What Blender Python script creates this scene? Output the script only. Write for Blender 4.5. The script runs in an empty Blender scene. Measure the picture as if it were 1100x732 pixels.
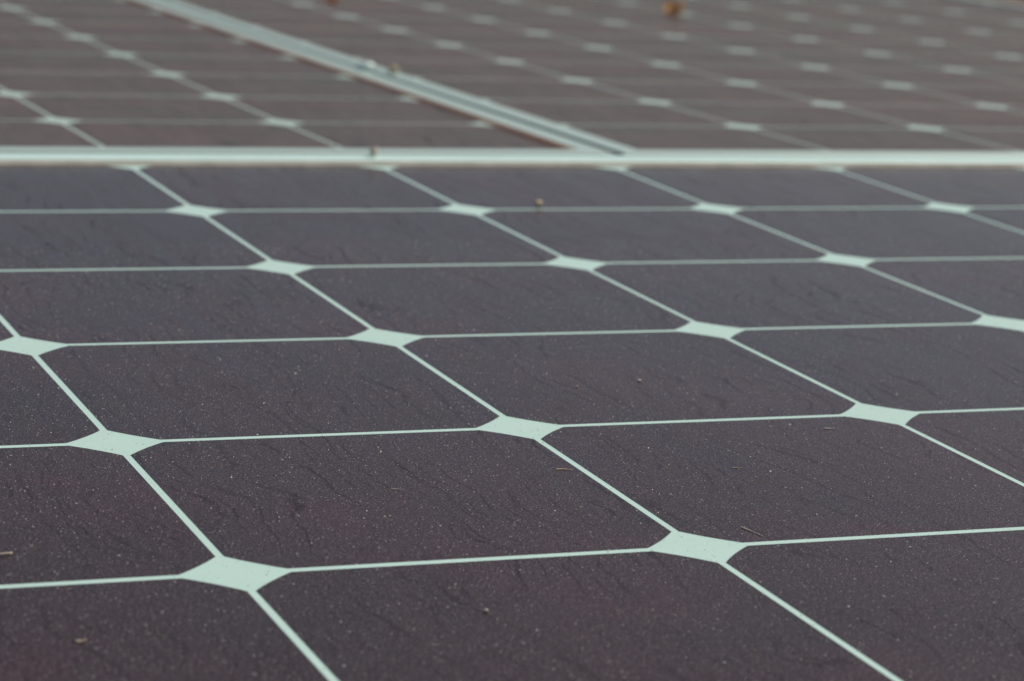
import bpy, bmesh, math, random
from mathutils import Matrix, Vector, noise

P = 0.127                                   # cell pitch in metres
scene = bpy.context.scene
C = scene.collection

# ------------------------------------------------------------------ camera
FOCUS, FSTOP = 6.0 * P, 20.5
cam = bpy.data.cameras.new('camera')
cam.sensor_width = 36.0
cam.lens = 2842.2 / 1100.0 * 36.0
cam.clip_start, cam.clip_end = 0.01, 500.0
cam.dof.use_dof = True
cam.dof.focus_distance = FOCUS
cam.dof.aperture_fstop = FSTOP
camo = bpy.data.objects.new('camera', cam)
C.objects.link(camo)
Rm = Matrix(((0.92719506, 0.02246438, -0.37390462),
             (-0.36943682, 0.21967141, -0.902918),
             (0.06185266, 0.97531524, 0.21197742))).to_4x4()
camo.matrix_world = Matrix.Translation(Vector((-2.41574625, -9.74884506, 1.56663911)) * P) @ Rm
scene.camera = camo

# ------------------------------------------------------------------ light
SUN_EL, SUN_AZ = math.radians(50), math.radians(84)    # azimuth clockwise from +Y
world = bpy.data.worlds.new('World')
scene.world = world
world.use_nodes = True
nt = world.node_tree
nt.nodes.clear()
sky = nt.nodes.new('ShaderNodeTexSky')
sky.sky_type = 'NISHITA'
sky.sun_disc = False
sky.sun_elevation = SUN_EL
sky.sun_rotation = SUN_AZ
sky.dust_density = 2.8
bg = nt.nodes.new('ShaderNodeBackground')
bg.inputs['Strength'].default_value = 0.072
wo = nt.nodes.new('ShaderNodeOutputWorld')
nt.links.new(sky.outputs[0], bg.inputs['Color'])
nt.links.new(bg.outputs[0], wo.inputs['Surface'])
sl = bpy.data.lights.new('sun', 'SUN')
sl.energy = 2.82
sl.angle = math.radians(0.5)
sl.color = (1.0, 0.95, 0.88)
sun = bpy.data.objects.new('sun', sl)
C.objects.link(sun)
sd = Vector((math.sin(SUN_AZ) * math.cos(SUN_EL), math.cos(SUN_AZ) * math.cos(SUN_EL), math.sin(SUN_EL)))
sun.rotation_euler = sd.to_track_quat('Z', 'Y').to_euler()
scene.view_settings.view_transform = 'Standard'
scene.view_settings.look = 'None'
scene.view_settings.gamma = 1.0
scene.view_settings.exposure = 0.0
scene.render.engine = 'CYCLES'


# ------------------------------------------------------------------ node helpers
class NB:
    def __init__(self, name):
        self.m = bpy.data.materials.new(name)
        self.m.use_nodes = True
        self.t = self.m.node_tree
        self.t.nodes.clear()
        self.out = self.t.nodes.new('ShaderNodeOutputMaterial')
        self.b = self.t.nodes.new('ShaderNodeBsdfPrincipled')
        self.t.links.new(self.b.outputs[0], self.out.inputs['Surface'])

    def n(self, typ, **kw):
        x = self.t.nodes.new(typ)
        for k, v in kw.items():
            setattr(x, k, v)
        return x

    def lk(self, a, b):
        self.t.links.new(a, b)

    def pos(self):
        return self.n('ShaderNodeNewGeometry').outputs['Position']

    def mapping(self, vec, scale, rot=(0, 0, 0)):
        mp = self.n('ShaderNodeMapping')
        mp.inputs['Scale'].default_value = scale
        mp.inputs['Rotation'].default_value = rot
        self.lk(vec, mp.inputs['Vector'])
        return mp.outputs[0]

    def noise(self, vec, scale, detail=3.0, rough=0.55, dist=0.0):
        x = self.n('ShaderNodeTexNoise')
        x.inputs['Scale'].default_value = scale
        x.inputs['Detail'].default_value = detail
        x.inputs['Roughness'].default_value = rough
        x.inputs['Distortion'].default_value = dist
        self.lk(vec, x.inputs['Vector'])
        return x.outputs['Fac']

    def ramp(self, fac, stops):
        x = self.n('ShaderNodeValToRGB')
        e = x.color_ramp.elements
        while len(e) < len(stops):
            e.new(0.5)
        for i, (p, c) in enumerate(stops):
            e[i].position = p
            e[i].color = (c, c, c, 1) if isinstance(c, (int, float)) else (*c, 1)
        self.lk(fac, x.inputs['Fac'])
        return x.outputs['Color']

    def mix(self, fac, a, b, blend='MIX'):
        x = self.n('ShaderNodeMix', data_type='RGBA', blend_type=blend)
        for s, v in ((x.inputs[0], fac), (x.inputs[6], a), (x.inputs[7], b)):
            if isinstance(v, (int, float)):
                s.default_value = v
            elif isinstance(v, tuple):
                s.default_value = (*v, 1)
            else:
                self.lk(v, s)
        return x.outputs[2]

    def math(self, op, a, b=0.0):
        x = self.n('ShaderNodeMath', operation=op)
        for s, v in ((x.inputs[0], a), (x.inputs[1], b)):
            if isinstance(v, (int, float)):
                s.default_value = v
            else:
                self.lk(v, s)
        return x.outputs[0]


def speck_mask(nb, vec, scale, thr, size):
    """scattered dust grains: a few Voronoi cells carry a small round grain each"""
    v = nb.n('ShaderNodeTexVoronoi', voronoi_dimensions='2D', feature='F1')
    v.inputs['Scale'].default_value = scale
    nb.lk(vec, v.inputs['Vector'])
    sep = nb.n('ShaderNodeSeparateColor')
    nb.lk(v.outputs['Color'], sep.inputs[0])
    pick = nb.math('GREATER_THAN', sep.outputs[0], thr)
    sz = nb.math('MULTIPLY', sep.outputs[1], size)
    near = nb.math('LESS_THAN', v.outputs['Distance'], sz)
    return nb.math('MULTIPLY', pick, near), sep.outputs[2]


def cell_material(name='solar_cell_laminate', dusty_tint=0.0):
    nb = NB(name)
    p = nb.pos()
    oi = nb.n('ShaderNodeObjectInfo')
    # silicon: near black, mottled between plum and blue slate
    big = nb.noise(p, 9.0, 3.0, 0.6, 0.4)
    mid = nb.noise(nb.mapping(p, (1, 0.6, 1)), 70.0, 4.0, 0.6, 0.6)
    base = nb.mix(nb.ramp(big, [(0.38, 0.0), (0.62, 1.0)]), (0.019, 0.0042, 0.0055), (0.036, 0.0048, 0.0065))
    base = nb.mix(nb.math('MULTIPLY', oi.outputs['Random'], 0.35), base, (0.012, 0.011, 0.012))
    base = nb.mix(nb.ramp(mid, [(0.35, 0.30), (0.7, 0.0)]), base, (0.010, 0.007, 0.008))
    # thin dry dust film, thinner where rain has run down the slope
    run = nb.noise(nb.mapping(p, (1.0, 0.16, 1.0), (0, 0, 0.18)), 75.0, 4.0, 0.6, 1.6)
    runm = nb.ramp(run, [(0.36, 0.12), (0.43, 0.8), (0.60, 1.0)])
    patch = nb.noise(p, 26.0, 4.0, 0.6, 0.5)
    patchm = nb.ramp(patch, [(0.32, 0.55), (0.68, 1.0)])
    film = nb.math('MULTIPLY', runm, patchm)
    film = nb.math('MULTIPLY', film, 0.020 + 0.205 * dusty_tint)
    refl_band = nb.noise(nb.mapping(p, (0.7, 3.2, 1.0)), 3.2, 3.0, 0.6, 0.6)
    refl_tone = nb.mix(nb.ramp(refl_band, [(0.42, 0.0), (0.60, 1.0)]), (0.320, 0.300, 0.230), (0.43, 0.265, 0.215))  # far panels: reflected brown surroundings painted as bands into the dust colour
    col = nb.mix(film, base, (0.32, 0.205, 0.205) if not dusty_tint else refl_tone)
    # powder texture
    fine = nb.noise(p, 1500.0, 2.0, 0.7)
    col = nb.mix(nb.ramp(fine, [(0.48, 0.0), (0.70, 0.42)]), col, (0.29, 0.215, 0.19))
    m1, r1 = speck_mask(nb, p, 1 / 0.00050, 0.62, 0.30)
    col = nb.mix(nb.math('MULTIPLY', m1, 0.45), col, nb.ramp(r1, [(0.0, (0.34, 0.23, 0.15)), (0.55, (0.42, 0.36, 0.32)), (1.0, (0.60, 0.58, 0.54))]))
    m2, r2 = speck_mask(nb, p, 1 / 0.0075, 0.72, 0.05)
    col = nb.mix(nb.math('MULTIPLY', m2, 0.7), col, nb.ramp(r2, [(0.0, (0.40, 0.28, 0.16)), (0.5, (0.45, 0.42, 0.38)), (1.0, (0.65, 0.66, 0.62))]))
    # dark wavering rills where dried rain water washed the dust off
    sepp = nb.n('ShaderNodeSeparateXYZ')
    nb.lk(p, sepp.inputs[0])
    sway = nb.noise(nb.mapping(p, (1.0, 0.45, 1.0)), 22.0, 2.0, 0.5)
    jit = nb.noise(nb.mapping(p, (1.0, 0.5, 1.0)), 230.0, 3.0, 0.6)
    lines = []
    for k, (freq, wob, width, off) in enumerate(((82.0, 4.6, 0.044, 0.0), (150.0, 7.0, 0.070, 7.3))):
        w = nb.math('ADD', nb.math('MULTIPLY', sepp.outputs[0], freq), nb.math('MULTIPLY', sway, wob))
        w = nb.math('ADD', w, nb.math('MULTIPLY', jit, 0.45 + 0.30 * k))
        w = nb.math('ADD', w, off)
        d = nb.math('ABSOLUTE', nb.math('SUBTRACT', nb.math('FRACT', w), 0.5))
        ln = nb.ramp(d, [(0.0, 1.0), (width * 0.5, 0.75), (width * 1.5, 0.0)])
        brk = nb.noise(nb.mapping(p, (2.4, 0.6 + 0.2 * k, 1.0 + k)), 19.0 + 9 * k, 3.0, 0.6)
        lines.append(nb.math('MULTIPLY', ln, nb.ramp(brk, [(0.46, 0.0), (0.58, 1.0 - 0.15 * k)])))
    where = nb.ramp(nb.noise(p, 18.0, 3.0, 0.6, 0.5), [(0.34, 0.25), (0.55, 1.0)])
    line, line2 = lines
    rill = nb.math('MULTIPLY', nb.math('MAXIMUM', line, line2), where)
    col = nb.mix(nb.math('MULTIPLY', rill, 0.60), col, (0.010, 0.008, 0.010))
    nb.lk(col, nb.b.inputs['Base Color'])
    nb.b.inputs['Roughness'].default_value = 0.6
    nb.b.inputs['Specular IOR Level'].default_value = 0.05
    nb.b.inputs['Coat Weight'].default_value = 0.35
    nb.b.inputs['Coat Roughness'].default_value = 0.25
    nb.b.inputs['Coat Weight'].default_value = 0.85
    nb.b.inputs['Coat IOR'].default_value = 1.165
    nb.b.inputs['Sheen Weight'].default_value = 0.03 + 0.06 * dusty_tint
    nb.b.inputs['Sheen Roughness'].default_value = 0.35
    nb.b.inputs['Sheen Tint'].default_value = (1.0, 0.92, 0.86, 1) if dusty_tint else (0.86, 1.0, 0.96, 1)
    cr = nb.ramp(run, [(0.35, 0.12), (0.6, 0.22)])
    nb.lk(cr, nb.b.inputs['Coat Roughness'])
    nb.lk(nb.math('SUBTRACT', 1.0 - 0.5 * dusty_tint, nb.math('MULTIPLY', rill, 0.45)), nb.b.inputs['Coat Weight'])
    return nb.m


def backsheet_material(name='backsheet_white', dusty_tint=False):
    nb = NB(name)
    p = nb.pos()
    a = nb.noise(p, 60.0, 4.0, 0.6)
    f = nb.noise(p, 1800.0, 2.0, 0.6)
    col = nb.mix(nb.ramp(a, [(0.3, 0.0), (0.7, 1.0)]), (0.53, 0.73, 0.625), (0.56, 0.755, 0.655))
    col = nb.mix(nb.ramp(f, [(0.45, 0.0), (0.7, 0.16)]), col, (0.36, 0.46, 0.40))
    if dusty_tint:
        col = nb.mix(0.24, col, (0.30, 0.25, 0.21))
    nb.lk(col, nb.b.inputs['Base Color'])
    nb.b.inputs['Roughness'].default_value = 0.6
    nb.b.inputs['Coat Weight'].default_value = 0.5
    nb.b.inputs['Coat IOR'].default_value = 1.165
    nb.b.inputs['Coat Roughness'].default_value = 0.3
    nb.b.inputs['Sheen Weight'].default_value = 0.03 + 0.06 * dusty_tint
    nb.b.inputs['Sheen Roughness'].default_value = 0.35
    nb.b.inputs['Sheen Tint'].default_value = (1.0, 0.92, 0.86, 1) if dusty_tint else (0.86, 1.0, 0.96, 1)
    return nb.m


def metal_material(name='anodised_aluminium', dusty_tint=False):
    nb = NB(name)
    p = nb.pos()
    a = nb.noise(nb.mapping(p, (1, 1, 4)), 45.0, 4.0, 0.6, 0.5)
    f = nb.noise(p, 900.0, 2.0, 0.6)
    col = nb.mix(nb.ramp(a, [(0.35, 0.0), (0.7, 1.0)]), (0.72, 0.95, 0.84), (0.67, 0.90, 0.79))
    col = nb.mix(nb.ramp(f, [(0.5, 0.0), (0.75, 0.15)]), col, (0.34, 0.35, 0.28))
    if dusty_tint:
        col = nb.mix(0.50, col, (0.27, 0.29, 0.25))
    nb.lk(col, nb.b.inputs['Base Color'])
    nb.b.inputs['Metallic'].default_value = 0.05
    nb.b.inputs['Coat Weight'].default_value = 0.35
    nb.b.inputs['Coat Roughness'].default_value = 0.25
    nb.b.inputs['Roughness'].default_value = 0.42
    return nb.m


def simple_material(name, c1, c2, scale=400.0, rough=0.8):
    nb = NB(name)
    p = nb.n('ShaderNodeTexCoord').outputs['Object']
    a = nb.noise(p, scale, 4.0, 0.6, 0.3)
    nb.lk(nb.ramp(a, [(0.38, c1), (0.62, c2)]), nb.b.inputs['Base Color'])
    nb.b.inputs['Roughness'].default_value = rough
    return nb.m


M_cell = cell_material()
M_cell_dust_refl = cell_material('dusty_reflection_cell_laminate', 1.0)
M_back = backsheet_material()
M_back_dusty = backsheet_material('dusty_backsheet', True)
M_metal_dull = metal_material('weathered_aluminium', True)
M_metal = metal_material()
M_grime_shade = simple_material('grimy_shaded_frame_side', (0.13, 0.095, 0.065), (0.20, 0.16, 0.12), 30)
M_lip_shade = simple_material('grey_lip_shade', (0.33, 0.315, 0.255), (0.42, 0.40, 0.33), 60)  # shade of the inner lip faces put into the colour
M_lip_shade_rust_tone = simple_material('rust_toned_lip_shade', (0.62, 0.30, 0.17), (0.74, 0.41, 0.26), 14)
M_steel = simple_material('bolt_steel', (0.75, 0.88, 0.80), (0.80, 0.92, 0.85), 300, 0.35)
M_roof = simple_material('roof_sheet', (0.10, 0.060, 0.040), (0.16, 0.10, 0.07), 8)
M_straw = simple_material('dry_straw', (0.70, 0.54, 0.42), (0.78, 0.66, 0.55), 300)
M_husk = simple_material('pale_husk', (0.48, 0.40, 0.26), (0.60, 0.50, 0.36), 300)
M_tan = simple_material('tan_seed', (0.62, 0.46, 0.28), (0.80, 0.66, 0.44), 260)
M_leaf = simple_material('dry_leaf', (0.48, 0.25, 0.09), (0.80, 0.56, 0.28), 90)
M_orange = simple_material('orange_leaf', (0.50, 0.18, 0.03), (0.62, 0.30, 0.06), 110)
M_pebble = simple_material('grey_brown_crumb', (0.45, 0.39, 0.31), (0.78, 0.72, 0.60), 260)
M_grain = simple_material('pale_dust', (0.50, 0.44, 0.36), (0.72, 0.70, 0.66), 90)


# ------------------------------------------------------------------ object helpers
def link_mesh(name, bm, mat, parent=None, smooth=False):
    me = bpy.data.meshes.new(name)
    bm.normal_update()
    bm.to_mesh(me)
    bm.free()
    me.materials.append(mat)
    if smooth:
        for f in me.polygons:
            f.use_smooth = True
    o = bpy.data.objects.new(name, me)
    C.objects.link(o)
    if parent:
        o.parent = parent
    return o


def tag(o, label, cat, group=None, kind=None):
    if kind:
        o['kind'] = kind
    if label:
        o['label'] = label
    if cat:
        o['category'] = cat
    if group:
        o['group'] = group
    return o


# ------------------------------------------------------------------ roof under the array
bm = bmesh.new()
n, x0, x1, y0, y1 = 160, -6.0, 6.0, -6.0, 8.0
rows = []
for i in range(n + 1):
    x = x0 + (x1 - x0) * i / n
    z = -0.115 + (0.012 if i % 8 in (0, 1) else 0.0)
    rows.append((bm.verts.new((x, y0, z)), bm.verts.new((x, y1, z - 0.0215 * 8))))
for a, b in zip(rows, rows[1:]):
    bm.faces.new((a[0], b[0], b[1], a[1]))
roof = link_mesh('roof', bm, M_roof)
tag(roof, 'brown ribbed roof sheet under the solar panels', 'roof', kind='structure')

# ------------------------------------------------------------------ solar panels
HS = 0.4885          # half side of a cell, in pitches (along the slope)
HSX = 0.4913
LEG = 0.101          # how much of a side the rounded corner takes
RAD = math.hypot(HS, HS - LEG)
LIP = 0.005          # frame lip starts this far past the nominal cell edge
RAILW = 0.116        # top width of a frame rail
LIPH = 0.019         # lip stands this high above the laminate
DEPTH = 0.30


def cell_bmesh():
    bm = bmesh.new()
    a0 = math.atan2(HS - LEG, HS)
    pts = []
    for q in range(4):
        for k in range(9):
            a = a0 + (math.pi / 2 - 2 * a0) * k / 8 + q * math.pi / 2
            pts.append((RAD * math.cos(a) * P * HSX / HS, RAD * math.sin(a) * P))
    top = [bm.verts.new((x, y, 0)) for x, y in pts]
    bot = [bm.verts.new((x, y, -0.00004)) for x, y in pts]
    bm.faces.new(top)
    for i in range(len(pts)):
        j = (i + 1) % len(pts)
        bm.faces.new((bot[i], bot[j], top[j], top[i]))
    return bm


def ring(bm, prof, ux0, ux1, vy0, vy1):
    """sweep a closed profile of (offset outward, height) round a rectangle, mitred"""
    loops = []
    for sx, sy in ((-1, -1), (1, -1), (1, 1), (-1, 1)):
        cx, cy = (ux0 if sx < 0 else ux1), (vy0 if sy < 0 else vy1)
        loops.append([bm.verts.new(((cx + sx * o) * P, (cy + sy * o) * P, h * P)) for o, h in prof])
    m = len(prof)
    for i in range(4):
        A, B = loops[i], loops[(i + 1) % 4]
        for k in range(m):
            l = (k + 1) % m
            bm.faces.new((A[k], B[k], B[l], A[l]))
    bmesh.ops.recalc_face_normals(bm, faces=bm.faces)


def frame_profile(w):
    return [(LIP, 0.001), (LIP, LIPH - .004), (LIP + .004, LIPH), (LIP + w - .005, LIPH),
            (LIP + w, LIPH - .005), (LIP + w, -DEPTH), (LIP - .10, -DEPTH), (LIP - .10, -DEPTH + .012),
            (LIP + w - .012, -DEPTH + .012), (LIP + w - .012, -.045), (LIP, -.045), (LIP, -.02),
            (LIP + .06, -.02), (LIP + .06, 0.001)]



def solar_panel(c0, c1, r0, r1, label, strip_mat, cell_mat, back_mat, metal, strip_w=0.009, railw=RAILW):
    """cells fill columns c0..c1 and rows r0..r1 of the panel's own grid"""
    e = bpy.data.objects.new('solar_panel', None)
    e.empty_display_size = 0.1
    C.objects.link(e)
    tag(e, label, 'solar panel', 'dark solar panels laid side by side')
    # white backsheet seen through the laminate between the cells
    bm = bmesh.new()
    q = LIP + 0.055
    vs = [[bm.verts.new((x * P, y * P, z)) for x, y in ((c0 - q, r0 - q), (c1 + q, r0 - q), (c1 + q, r1 + q), (c0 - q, r1 + q))]
          for z in (-0.00006, -0.0024)]
    bm.faces.new(vs[0])
    bm.faces.new(vs[1][::-1])
    for i in range(4):
        j = (i + 1) % 4
        bm.faces.new((vs[1][i], vs[1][j], vs[0][j], vs[0][i]))
    link_mesh('backsheet', bm, back_mat, e)
    bm = bmesh.new()
    ring(bm, frame_profile(railw), c0, c1, r0, r1)
    fr = link_mesh('frame', bm, metal, e)
    fr.data.materials.append(M_grime_shade)              # dirt and the gap's shade, both put into the side colour
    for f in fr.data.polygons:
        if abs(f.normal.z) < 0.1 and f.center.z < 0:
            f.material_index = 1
    bm = bmesh.new()
    ring(bm, [(LIP - strip_w, 0.0003), (LIP - strip_w * .8, LIPH * .35), (LIP - .004, LIPH * .84), (LIP - .0006, LIPH * .86), (LIP - .0006, 0.0003)],
         c0, c1, r0, r1)
    link_mesh('lip_shade_strip', bm, strip_mat, e)  # strip added over the inner lip face to carry its shaded tone
    first = None
    for c in range(c0, c1):
        for r in range(r0, r1):
            if first is None:
                first = link_mesh('solar_cell', cell_bmesh(), cell_mat, e)
                o = first
            else:
                o = bpy.data.objects.new('solar_cell', first.data)
                C.objects.link(o)
                o.parent = e
            o.location = ((c + .5) * P, (r + .5) * P, 0)
    return e


near = solar_panel(-3, 5, -12, 0, 'nearest solar panel, its big white diamonds between dark cells in sharp focus',
                   M_lip_shade, M_cell, M_back, M_metal, 0.030, 0.150)
FAR = Matrix.Translation(Vector((.0434, 1.4321, -.0402)) * P) @ Matrix.Rotation(-.0215, 4, 'X')
left = solar_panel(-6, 2, -1, 11, 'blurred solar panel at the upper left, left of the diagonal metal seam',
                   M_lip_shade_rust_tone, M_cell_dust_refl, M_back_dusty, M_metal_dull, 0.017)
left.matrix_world = FAR
right = solar_panel(0, 8, -1, 11, 'blurred solar panel at the upper right, right of the diagonal metal seam',
                   M_lip_shade, M_cell_dust_refl, M_back_dusty, M_metal_dull, 0.017)
FARR = FAR @ Matrix.Translation((2.287 * P, 0, 0))
right.matrix_world = FARR


def on_far(u, v, h=0.0):
    return FAR @ Vector((u * P, v * P, h * P))


def on_near(u, v, h=0.0):
    return Vector((u * P, v * P, h * P))


# ------------------------------------------------------------------ clamp in the seam
def bevel_box(bm, cx, cy, cz, sx, sy, sz, b):
    r = bmesh.ops.create_cube(bm, size=1.0)
    for v in r['verts']:
        v.co = Vector((cx + v.co.x * sx, cy + v.co.y * sy, cz + v.co.z * sz))
    es = list({ed for v in r['verts'] for ed in v.link_edges})
    bmesh.ops.bevel(bm, geom=es, offset=b, segments=2, affect='EDGES')


ce = bpy.data.objects.new('panel_clamp', None)
C.objects.link(ce)
ce.empty_display_size = 0.02
ce.matrix_world = Matrix.Translation(on_far(2.145, 2.22, LIPH)) @ FAR.to_3x3().to_4x4()
tag(ce, 'small metal clamp with a round bolt head in the blurred seam between panels', 'clamp')
bm = bmesh.new()
bevel_box(bm, 0, 0, 0.0006, 0.0105, 0.012, 0.0010, 0.0003)
bevel_box(bm, 0, 0, -0.012, 0.0042, 0.020, 0.024, 0.0003)
link_mesh('plate', bm, M_metal_dull, ce)
bm = bmesh.new()
prof = [(0.0, 0.0), (0.0056, 0.0), (0.0056, 0.0014), (0.0046, 0.0026), (0.0026, 0.0030), (0.0020, 0.0022), (0.0, 0.0021)]
N = 24
rings = [[bm.verts.new((r * math.cos(2 * math.pi * k / N), r * math.sin(2 * math.pi * k / N), 0.0020 + z)) for k in range(N)]
         if r > 0 else [bm.verts.new((0, 0, 0.0020 + z))] for r, z in prof]
for A, B in zip(rings, rings[1:]):
    for k in range(N):
        j = (k + 1) % N
        if len(A) == 1:
            bm.faces.new((A[0], B[j], B[k]))
        elif len(B) == 1:
            bm.faces.new((A[k], A[j], B[0]))
        else:
            bm.faces.new((A[k], A[j], B[j], B[k]))
bmesh.ops.recalc_face_normals(bm, faces=bm.faces)
link_mesh('bolt', bm, M_steel, ce)


# ------------------------------------------------------------------ debris lying on the panels
def crumb(name, loc, size, mat, label, cat, seed, squash=0.75, rz=0.0, stretch=1.0, group=None):
    bm = bmesh.new()
    bmesh.ops.create_icosphere(bm, subdivisions=3, radius=0.5)
    o3 = Vector((seed * 3.1, seed * 1.7, 0.3))
    for v in bm.verts:
        d = v.co.normalized()
        k = 1 + 0.55 * noise.noise(d * 1.4 + o3) + 0.22 * noise.noise(d * 4 + o3)
        v.co = Vector((v.co.x * k * stretch, v.co.y * k, v.co.z * k * squash)) * size
    zmin = min(v.co.z for v in bm.verts)
    for v in bm.verts:
        v.co.z -= zmin
    o = link_mesh(name, bm, mat, None, True)
    o.location = loc
    o.rotation_euler = (0, 0, rz)
    return tag(o, label, cat, group)


def straw(name, a, b, rad, mat, label, cat, bulge=0.0, bend=0.06):
    """a thin slightly bent stalk lying from a to b"""
    bm = bmesh.new()
    d = (b - a)
    L = d.length
    side = Vector((-d.y, d.x, 0)).normalized()
    K, N = 14, 8
    prev = None
    for i in range(K + 1):
        t = i / K
        w = rad * (0.55 + 0.45 * math.sin(math.pi * min(1, t * 1.2 + 0.15))) * (1 + bulge * max(0, t - 0.7) / 0.3)
        c = d * t + side * (bend * L * math.sin(math.pi * t)) + Vector((0, 0, rad * 1.1 + 0.12 * rad * math.sin(9 * t)))
        rg = [bm.verts.new(c + side * (w * math.cos(2 * math.pi * k / N)) + Vector((0, 0, w * .8 * math.sin(2 * math.pi * k / N)))) for k in range(N)]
        if prev:
            for k in range(N):
                j = (k + 1) % N
                bm.faces.new((prev[k], prev[j], rg[j], rg[k]))
        else:
            bm.faces.new(rg[::-1])
        prev = rg
    bm.faces.new(prev)
    bmesh.ops.recalc_face_normals(bm, faces=bm.faces)
    o = link_mesh(name, bm, mat, None, True)
    o.location = a
    return tag(o, label, cat)


def leaf(name, loc, size, mat, label, seed, rz):
    """a small dry leaf curled up into a half open roll, with a midrib fold"""
    bm = bmesh.new()
    nu, nv = 12, 10
    g = []
    for i in range(nu + 1):
        t = i / nu
        w = 0.42 * math.sin(math.pi * (0.06 + 0.88 * t)) ** 0.7
        row = []
        for j in range(nv + 1):
            s = j / nv * 2 - 1
            w2 = w * (1 + 0.12 * math.sin(8 * t + seed))
            ang = s * 1.9
            y = w2 * math.sin(ang) * .75
            z = w2 * (1 - math.cos(ang)) * .75 + 0.05 * abs(s) + 0.30 * (t - .5) ** 2
            k = 0.05 * noise.noise(Vector((t * 4 + seed, s * 2, 0)))
            row.append(bm.verts.new(Vector((t - .5, y + k, z + k)) * size))
        g.append(row)
    for i in range(nu):
        for j in range(nv):
            bm.faces.new((g[i][j], g[i + 1][j], g[i + 1][j + 1], g[i][j + 1]))
    bmesh.ops.solidify(bm, geom=list(bm.faces), thickness=size * 0.02)
    zmin = min(v.co.z for v in bm.verts)
    for v in bm.verts:
        v.co.z -= zmin
    o = link_mesh(name, bm, mat, None, True)
    o.location = loc
    o.rotation_euler = (0, 0, rz)
    return tag(o, label, 'leaf')


straw('straw', on_near(.156, -4.885), on_near(.174, -4.958), 0.00018, M_straw,
      'thin straw-coloured stalk lying on a dark cell just right of a white diamond', 'straw', bend=0.015)
straw('husk', on_near(-1.50, -4.822), on_near(-1.397, -4.807), 0.00042, M_husk,
      'pale husk fragment cut by the left edge of the photo', 'husk', bulge=0.6, bend=0.03)
straw('twig', on_near(-1.390, -5.342), on_near(-1.372, -5.338), 0.00030, M_husk,
      'blurred pale twig bit near the bottom left corner', 'twig', bulge=0.9)
straw('twig', on_near(-.066, -4.383), on_near(-.028, -4.392), 0.00020, M_tan,
      'tiny orange-brown twig bit left of a diagonal white line', 'twig', bend=0.1)
straw('twig', on_near(.360, -4.432), on_near(.388, -4.442), 0.00014, M_husk,
      'hair-thin pale twig bit in the middle of a dark cell', 'twig', bend=0.1)
straw('twig', on_near(.770, -4.126), on_near(.796, -4.130), 0.00022, M_grain,
      'short white twig bit beside the white row line below a right-hand diamond', 'twig', bend=0.02)
straw('twig', on_near(-.500, -4.480), on_near(-.475, -4.484), 0.00015, M_grain,
      'faint pale twig bit below the white row line left of the middle', 'twig', bend=0.05)
crumb('seed', on_near(1.296, -.955), 0.0036, M_tan, 'round tan seed resting on the blurred far row line', 'seed', 3)
crumb('dirt_crumb', on_near(1.015, .085, LIPH), 0.0046, M_pebble,
      'grey-brown dirt crumb on the bright frame of the nearest panel', 'crumb', 7, squash=.95)
crumb('dirt_crumb', on_far(2.235, 2.04, LIPH), 0.0074, M_husk,
      'blurred tan dirt crumb on the diagonal seam beside the bolt', 'crumb', 12)
crumb('dirt_crumb', on_near(.507, -3.585), 0.0009, M_grain,
      'lone pale dirt speck in the cell between two middle diamonds', 'crumb', 4, stretch=1.5)
crumb('dirt_crumb', on_near(.311, -3.625), 0.0006, M_tan,
      'tiny brown dirt speck left of the lone pale speck', 'crumb', 5)
crumb('dirt_crumb', on_near(-.60, -5.32), 0.0011, M_grain,
      'blurred pale dirt speck low in the front middle cell', 'crumb', 6)
leaf('dry_leaf', on_far(6.21, 6.98), 0.0255, M_leaf,
     'small curled yellow-brown dry leaf at the top edge of the upper right panel', 2.0, 0.5)
leaf('dry_leaf', on_far(3.60, 7.28), 0.0120, M_orange,
     'orange dry leaf scrap cut by the top edge of the photo', 5.0, 0.2)

# loose dust grains, countless: one object
rng = random.Random(5)
bm = bmesh.new()
for i in range(56000):
    u = rng.uniform(-1.9, 3.6)
    v = rng.uniform(-6.0, -1.6)
    fu, fv = u - math.floor(u), v - math.floor(v)
    s = 0.00010 * math.exp(rng.gauss(0, 0.38))
    if rng.random() < 0.003:
        s *= 2.0
    c = Vector((u * P, v * P, s * 0.45))
    ax = [Vector((rng.uniform(-1, 1), rng.uniform(-1, 1), rng.uniform(-.6, .6))).normalized() for _ in range(4)]
    st = rng.uniform(.7, 1.5)
    vs = [bm.verts.new(c + Vector((dx * s * st, dy * s, dz * s * .7)) + ax[k] * s * .25)
          for k, (dx, dy, dz) in enumerate(((1, 0, -.4), (-.5, .87, -.4), (-.5, -.87, -.4), (0, 0, 1)))]
    for f in ((0, 1, 3), (1, 2, 3), (2, 0, 3), (0, 2, 1)):
        bm.faces.new([vs[q] for q in f])
dust = link_mesh('dust', bm, M_grain)
tag(dust, 'fine pale dust grains scattered over the nearest panel', 'dust', kind='stuff')
